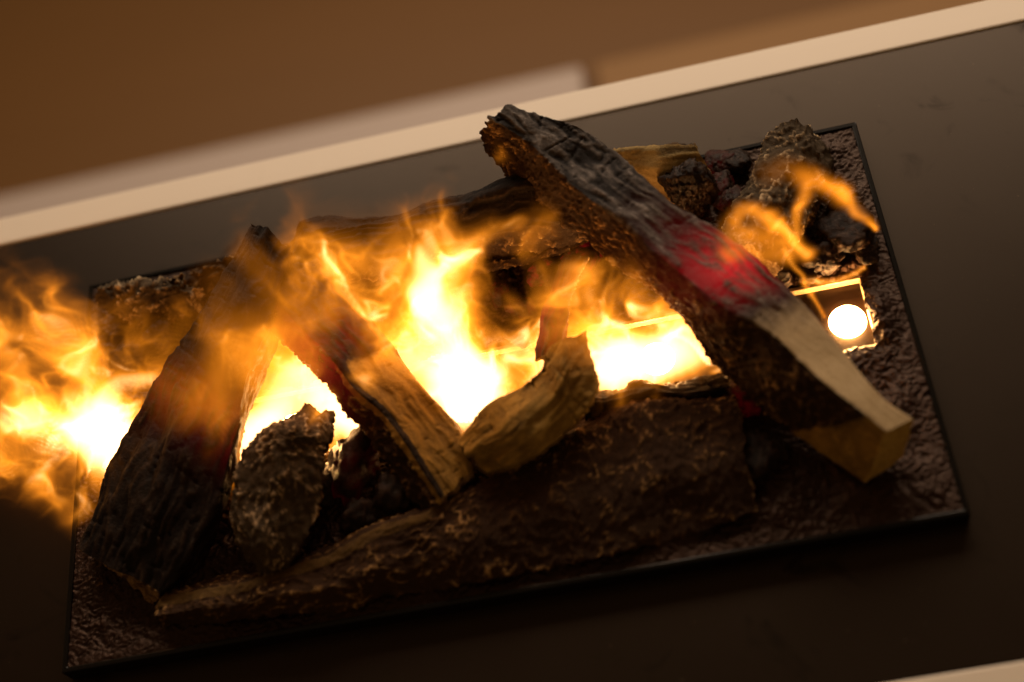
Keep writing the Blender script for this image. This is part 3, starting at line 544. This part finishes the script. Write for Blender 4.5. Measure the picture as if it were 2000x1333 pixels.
make_log('J', "firewood_log", "dark and olive forked log with red glowing upper part, left arm of the V",
         ['chard', 'bark', 'bark', 'bark', 'chard'], ends=('bark', 'char_dark'), smooth=9, seed=3,
         cut=lambda T, S, U: np.where(S == 0, 0.9 * sstep(0.98, 0.75, U), np.where(S == 4, 0.9, np.where(S == 1, 0.85 * sstep(0.35, 0.1, U), 0))) * sstep(0.66, 0.46, T),
         ember=lambda T, S, U: np.where(S <= 2, 0.34, 0.1) * G_(T, 0.66, 0.14) * np.where(S == 0, 0.7 * sstep(0.4, 0.7, T), 1.0), endcut=(0.004, 0.005))
make_log('K', "firewood_log", "short olive split log slanting up from the V's foot to the right",
         ['chard', 'chard', 'chard', 'bark', 'bark'], ends=('olive', 'char_dark'), smooth=2, seed=4, amp=1.4, warp=0.006,
         cut=lambda T, S, U: 0.74 * sstep(1.25, 0.85, T),
         ember=lambda T, S, U: 0.0 * T, endcut=(0.004, 0.005))
make_log('I', "bark_chunk", "pointed grey bark chunk standing at the front left of the slot",
         ['grey', 'grey', 'grey', 'bark', 'bark'], ends=('bark_grey', 'bark'), smooth=2, seed=5, endcut=(0.003, 0.005))
make_log('L', "firewood_log", "long bark covered log half sunk in the bed along the front",
         ['front', 'front', 'front', 'front', 'front'], ends=('bark_front', 'bark_front'), smooth=16, seed=6, warp=0.004, amp=0.7, endcut=(0.003, 0.003),
         cut=lambda T, S, U: np.where(S == 1, 0.62, np.where(S == 2, 0.6 * sstep(0.25, 0.0, U), 0)) * sstep(0.62, 0.40, T))
make_log('F', "firewood_log", "long dark log lying along the back behind the main flame",
         ['chard', 'chard', 'chard', 'bark', 'bark'], ends=('char_dark', 'char_dark'), smooth=6, seed=7, warp=0.006, endcut=(0.006, 0.003))
make_log('B', "split_log", "short olive split log behind the charred diagonal log",
         ['bark', 'pale', 'pale', 'pale', 'bark'], ends=('olive_pale', 'olive_pale'), smooth=3, seed=8, warp=0.002, endcut=(0.001, 0.001))
make_log('D', "bark_log", "grey brown rough bark log at the back right corner",
         ['grey', 'grey', 'grey', 'bark', 'bark'], ends=('bark_grey', 'bark_grey'), smooth=10, seed=9, endcut=(0.003, 0.004))
make_log('N1', "bark_chunk", "small grey bark chunk at the back left behind the left flame",
         ['grey', 'grey', 'grey', 'bark', 'bark'], ends=('bark_grey', 'bark_grey'), smooth=14, seed=10, amp=1.7, warp=0.008, endcut=(0.006, 0.006))
make_log('N2', "bark_chunk", "small dark bark chunk between the leaning left log and the back rim",
         ['bark', 'bark', 'bark', 'bark', 'bark'], ends=('bark', 'bark'), smooth=8, seed=11, amp=1.7, endcut=(0.003, 0.003))
make_log('M', "burnt_stick", "short burnt stick along the slot's front edge under the diagonal log",
         ['chard', 'chard', 'chard', 'bark', 'bark'], ends=('char_dark', 'char_dark'), smooth=5, seed=12, amp=1.2, endcut=(0.003, 0.003))
make_log('Q', "burnt_stick", "thin dark stick with red glow rising behind the short olive log",
         ['chard', 'chard', 'chard', 'bark', 'bark'], ends=('char_dark', 'char_dark'), smooth=5, seed=13,
         ember=lambda T, S, U: np.where(S <= 2, 0.5, 0.1) * G_(T, 0.4, 0.35), endcut=(0.003, 0.003))
make_log('R', "thin_branch", "thin bark branch crossing below the long back log",
         ['bark', 'bark', 'bark', 'bark'], ends=('bark', 'bark'), smooth=3, seed=14, amp=0.6, warp=0.003, endcut=(0.002, 0.002))
rk = rock("coal_lump", (0.1593, 0.2433, 0.030), 0.019, 77, M['coal'], None, (0.85, 0.75, 1.15), 0.0, 5, 0.09)
tag(rk, "black rough coal lump propped in front of the olive split log", "coal")

# ---------------------------------------------------------------- lamps in the slot
def lamp_mat(name, c, s):
    b = MatB(name); b.put("Base Color", (0, 0, 0, 1)); b.put("Emission Color", (*c, 1)); b.put("Emission Strength", s); return b.m
M['bulb'] = lamp_mat("lit_bulb", (1.0, 0.50, 0.16), 260.0)
for k, (x, lab) in enumerate(((0.243, "round lit bulb showing at the slot's right end"), (0.119, "lit bulb in the slot under the diagonal log"),
                       (-0.005, "lit bulb in the slot beneath the main flame"), (-0.129, "lit bulb in the slot right of the leaning left log"),
                       (-0.245, "lit bulb at the slot's left end under the left flame"))):
    root = empty("halogen_lamp", (x, 0.1475, -0.044)); tag(root, lab, "lamp", "lamps in the slot")
    bm = bmesh.new(); bmesh.ops.create_uvsphere(bm, u_segments=32, v_segments=20, radius=0.0122)
    for v in bm.verts:
        v.co += Vector((x, 0.1475, -0.016))
    me = bpy.data.meshes.new("bulb"); bm.to_mesh(me); bm.free(); me.materials.append(M['bulb'])
    for p_ in me.polygons: p_.use_smooth = True
    o = bpy.data.objects.new("bulb", me); col.objects.link(o); o.parent = root; o.matrix_parent_inverse = Matrix.Translation(-Vector(root.location))
    bm = bmesh.new(); bmesh.ops.create_cone(bm, cap_ends=True, segments=24, radius1=0.011, radius2=0.009, depth=0.016)
    for v in bm.verts: v.co += Vector((x, 0.1475, -0.0355))
    me = bpy.data.meshes.new("socket"); bm.to_mesh(me); bm.free(); me.materials.append(M['black_matt'])
    o = bpy.data.objects.new("socket", me); col.objects.link(o); o.parent = root; o.matrix_parent_inverse = Matrix.Translation(-Vector(root.location))

# ---------------------------------------------------------------- flames: lamp-lit mist, its light put in as emission, one voxel cloud per plume
def flame_mat(scale):
    m_ = bpy.data.materials.new("flame_mist"); m_.use_nodes = True
    nt = m_.node_tree; nt.nodes.remove(nt.nodes["Principled BSDF"])
    at = nt.nodes.new("ShaderNodeAttribute"); at.attribute_name = "density"
    r = nt.nodes.new("ShaderNodeValToRGB"); e = r.color_ramp.elements
    e.new(0.12); e.new(0.36)
    for k_, (p_, c_) in enumerate(((0.0, (1.0, 0.265, 0.010)), (0.14, (1.0, 0.30, 0.018)), (0.36, (1.05, 0.48, 0.14)), (1.0, (1.3, 0.80, 0.37)))):
        e[k_].position = p_; e[k_].color = (*c_, 1)
    mp = nt.nodes.new("ShaderNodeMath"); mp.operation = 'MULTIPLY'; mp.inputs[1].default_value = scale
    nt.links.new(at.outputs["Fac"], mp.inputs[0]); nt.links.new(mp.outputs[0], r.inputs[0])
    em = nt.nodes.new("ShaderNodeEmission")
    nt.links.new(r.outputs[0], em.inputs["Color"]); nt.links.new(at.outputs["Fac"], em.inputs["Strength"])
    ab = nt.nodes.new("ShaderNodeVolumeAbsorption"); ab.inputs["Color"].default_value = (0.0, 0.0, 0.0, 1)
    ma = nt.nodes.new("ShaderNodeMath"); ma.operation = 'MULTIPLY'; ma.inputs[1].default_value = 0.17
    nt.links.new(at.outputs["Fac"], ma.inputs[0]); nt.links.new(ma.outputs[0], ab.inputs["Density"])
    ad = nt.nodes.new("ShaderNodeAddShader"); nt.links.new(em.outputs[0], ad.inputs[0]); nt.links.new(ab.outputs[0], ad.inputs[1])
    nt.links.new(ad.outputs[0], nt.nodes["Material Output"].inputs["Volume"])
    return m_
M['flame'] = flame_mat(1 / 430.0); M['flame_thin'] = flame_mat(1 / 1500.0)

def flame(key, label, vox=0.0015, seed=0, turb=1.0, tex=1.0, sharp=1.0, mat='flame'):
    strokes = [s for s in STROKES if s[0] == key]
    segs = []
    for _, P, rad, am in strokes:
        P = np.array(P); n = max(6, int(np.linalg.norm(np.diff(P, axis=0), axis=1).sum() / (0.4e-3 * min(rad))))
        Q = catmull(P, n) if len(P) > 2 else np.linspace(P[0], P[-1], n)
        t = np.linspace(0, 1, n)
        segs.append((Q, rad[0] + (rad[1] - rad[0]) * t, am[0] + (am[1] - am[0]) * t))
    lo = np.min([(q - 2.2e-3 * r[:, None]).min(0) for q, r, a in segs], 0) - 0.006
    hi = np.max([(q + 2.2e-3 * r[:, None]).max(0) for q, r, a in segs], 0) + 0.006
    lo[2] = max(lo[2], -0.043)
    n3 = np.ceil((hi - lo) / vox).astype(int) + 1
    hi = lo + (n3 - 1) * vox
    gx, gy, gz = [np.linspace(lo[k], hi[k], n3[k], dtype=np.float32) for k in range(3)]
    X, Y, Z = np.meshgrid(gx, gy, gz, indexing='ij')
    P = np.stack([X.ravel(), Y.ravel(), Z.ravel()], 1)
    # only voxels near a stroke are worked out
    act = np.zeros(len(P), bool)
    for Q, r, a in segs:
        R_ = 2.4e-3 * r.max() + 0.008
        bl = (P > Q.min(0) - R_).all(1) & (P < Q.max(0) + R_).all(1)
        ii = np.where(bl)[0]
        if len(ii) == 0: continue
        sub = P[ii]; dm = np.full(len(ii), 9.0, np.float32)
        for q in Q[::2]:
            dm = np.minimum(dm, ((sub - q) ** 2).sum(1))
        act[ii[dm < R_ ** 2]] = True
    ia = np.where(act)[0]; p = P[ia]
    s = seed * 5.3
    hgt = sstep(-0.01, 0.06, p[:, 2])
    w1 = np.stack([perlin(p * 26 + s), perlin(p * 26 + s + 11), perlin(p * 26 + s + 23)], 1)
    w2 = np.stack([perlin((p + w1 * .01) * 70 + s), perlin((p + w1 * .01) * 70 + s + 11), perlin((p + w1 * .01) * 70 + s + 23)], 1)
    pw = p + turb * (w1 * 0.012 + w2 * 0.0045) * (0.35 + 0.65 * hgt)[:, None]
    D = np.zeros(len(p), np.float32)
    for Q, r, a in segs:
        rm = r.max() * 1e-3 * 2.6
        bl = np.where((pw > Q.min(0) - rm).all(1) & (pw < Q.max(0) + rm).all(1))[0]
        if len(bl) == 0: continue
        sub = pw[bl]; best = np.zeros(len(bl), np.float32)
        for q, rr, aa in zip(Q, r, a):
            rr = rr * 1e-3
            d2 = ((sub - q) ** 2).sum(1) / (rr * rr)
            best = np.maximum(best, (aa / (1.77 * rr)) * np.exp(-(d2 * 1.1) ** sharp))
        D[bl] = D[bl] + best if mat == 'flame' else np.maximum(D[bl], best) + 0.25 * np.minimum(D[bl], best)
    pq = p + w1 * 0.020 + w2 * 0.0065
    soft = sstep(-0.5, 0.6, fbm(pq * np.array([34, 34, 13]) + s, 2, 0.55))
    n1 = perlin(pq * np.array([30, 30, 12]) + s + 40)
    n2 = perlin((pq + w2 * 0.004) * np.array([66, 66, 25]) + s + 70)
    f1 = np.exp(-(n1 / 0.055) ** 2); f2 = np.exp(-(n2 / 0.075) ** 2)
    gap = sstep(0.05, 0.5, soft)
    mod = 1 + tex * (0.04 + 0.62 * soft ** 2 + gap * (1.9 * f1 + 1.15 * f2 + 1.2 * f1 * f2) - 1)
    low = 0.8 * sstep(110, 330, D)
    D = D * (mod * (1 - low) + low)
    D[D < 0.4] = 0
    full = np.zeros(len(P), np.float32); full[ia] = D
    me = bpy.data.meshes.new("flame"); me.vertices.add(len(P))
    me.vertices.foreach_set("co", np.zeros(len(P) * 3, np.float32) + 0)
    a_ = me.attributes.new("dens", 'FLOAT', 'POINT'); a_.data.foreach_set("value", full)
    me.materials.append(M[mat])
    o = bpy.data.objects.new("flame", me); col.objects.link(o)
    ng = bpy.data.node_groups.new("flame_grid", 'GeometryNodeTree')
    ng.interface.new_socket("Geometry", in_out='INPUT', socket_type='NodeSocketGeometry')
    ng.interface.new_socket("Geometry", in_out='OUTPUT', socket_type='NodeSocketGeometry')
    nd = ng.nodes; lk = ng.links.new
    gi = nd.new("NodeGroupInput"); go = nd.new("NodeGroupOutput")
    pos = nd.new("GeometryNodeInputPosition")
    sub_ = nd.new("ShaderNodeVectorMath"); sub_.operation = 'SUBTRACT'; sub_.inputs[1].default_value = [float(v) for v in lo]
    scl = nd.new("ShaderNodeVectorMath"); scl.operation = 'SCALE'; scl.inputs["Scale"].default_value = 1.0 / vox
    rnd = nd.new("ShaderNodeVectorMath"); rnd.operation = 'ADD'; rnd.inputs[1].default_value = (0.5, 0.5, 0.5)
    flo = nd.new("ShaderNodeVectorMath"); flo.operation = 'FLOOR'
    dot = nd.new("ShaderNodeVectorMath"); dot.operation = 'DOT_PRODUCT'
    # index = (ix*ny + iy)*nz + iz, split in two so floats stay exact
    sep = nd.new("ShaderNodeSeparateXYZ")
    lk(pos.outputs[0], sub_.inputs[0]); lk(sub_.outputs[0], scl.inputs[0]); lk(scl.outputs[0], rnd.inputs[0]); lk(rnd.outputs[0], flo.inputs[0]); lk(flo.outputs[0], sep.inputs[0])
    nd.remove(dot)
    def imath(op, a, b):
        x = nd.new("FunctionNodeIntegerMath"); x.operation = op
        for k, v in enumerate((a, b)):
            if isinstance(v, int): x.inputs[k].default_value = v
            else: lk(v, x.inputs[k])
        return x.outputs[0]
    i1 = imath('ADD', imath('MULTIPLY', sep.outputs[0], int(n3[1])), sep.outputs[1])
    i2 = imath('ADD', imath('MULTIPLY', i1, int(n3[2])), sep.outputs[2])
    at = nd.new("GeometryNodeInputNamedAttribute"); at.data_type = 'FLOAT'; at.inputs["Name"].default_value = "dens"
    smp = nd.new("GeometryNodeSampleIndex"); smp.data_type = 'FLOAT'; smp.domain = 'POINT'; smp.clamp = True
    lk(gi.outputs[0], smp.inputs["Geometry"]); lk(at.outputs["Attribute"], smp.inputs["Value"]); lk(i2, smp.inputs["Index"])
    vc = nd.new("GeometryNodeVolumeCube")
    lk(smp.outputs[0], vc.inputs["Density"])
    vc.inputs["Background"].default_value = 0.0
    vc.inputs["Min"].default_value = [float(v) for v in lo]; vc.inputs["Max"].default_value = [float(v) for v in hi]
    for k, ax in enumerate("XYZ"): vc.inputs["Resolution " + ax].default_value = int(n3[k])
    sm = nd.new("GeometryNodeSetMaterial"); sm.inputs["Material"].default_value = M[mat]
    lk(vc.outputs[0], sm.inputs[0]); lk(sm.outputs[0], go.inputs[0])
    md = o.modifiers.new("grid", 'NODES'); md.node_group = ng
    tag(o, label, "flame", "flames of glowing mist", "stuff")
    return o

flame('left', "wide orange flame spilling off the tray's left end", seed=1)
flame('leftmid', "soft orange flame rising past the leaning left log", seed=2, tex=0.6)
flame('main', "tallest bright yellow flame at the middle of the slot", seed=3)
flame('rightmid', "bright flame under the diagonal charred log", seed=4)
flame('right', "small curling orange flame at the back right by the bark log", seed=5, vox=0.0012, turb=0.5, tex=0.5, sharp=1.15, mat='flame_thin')
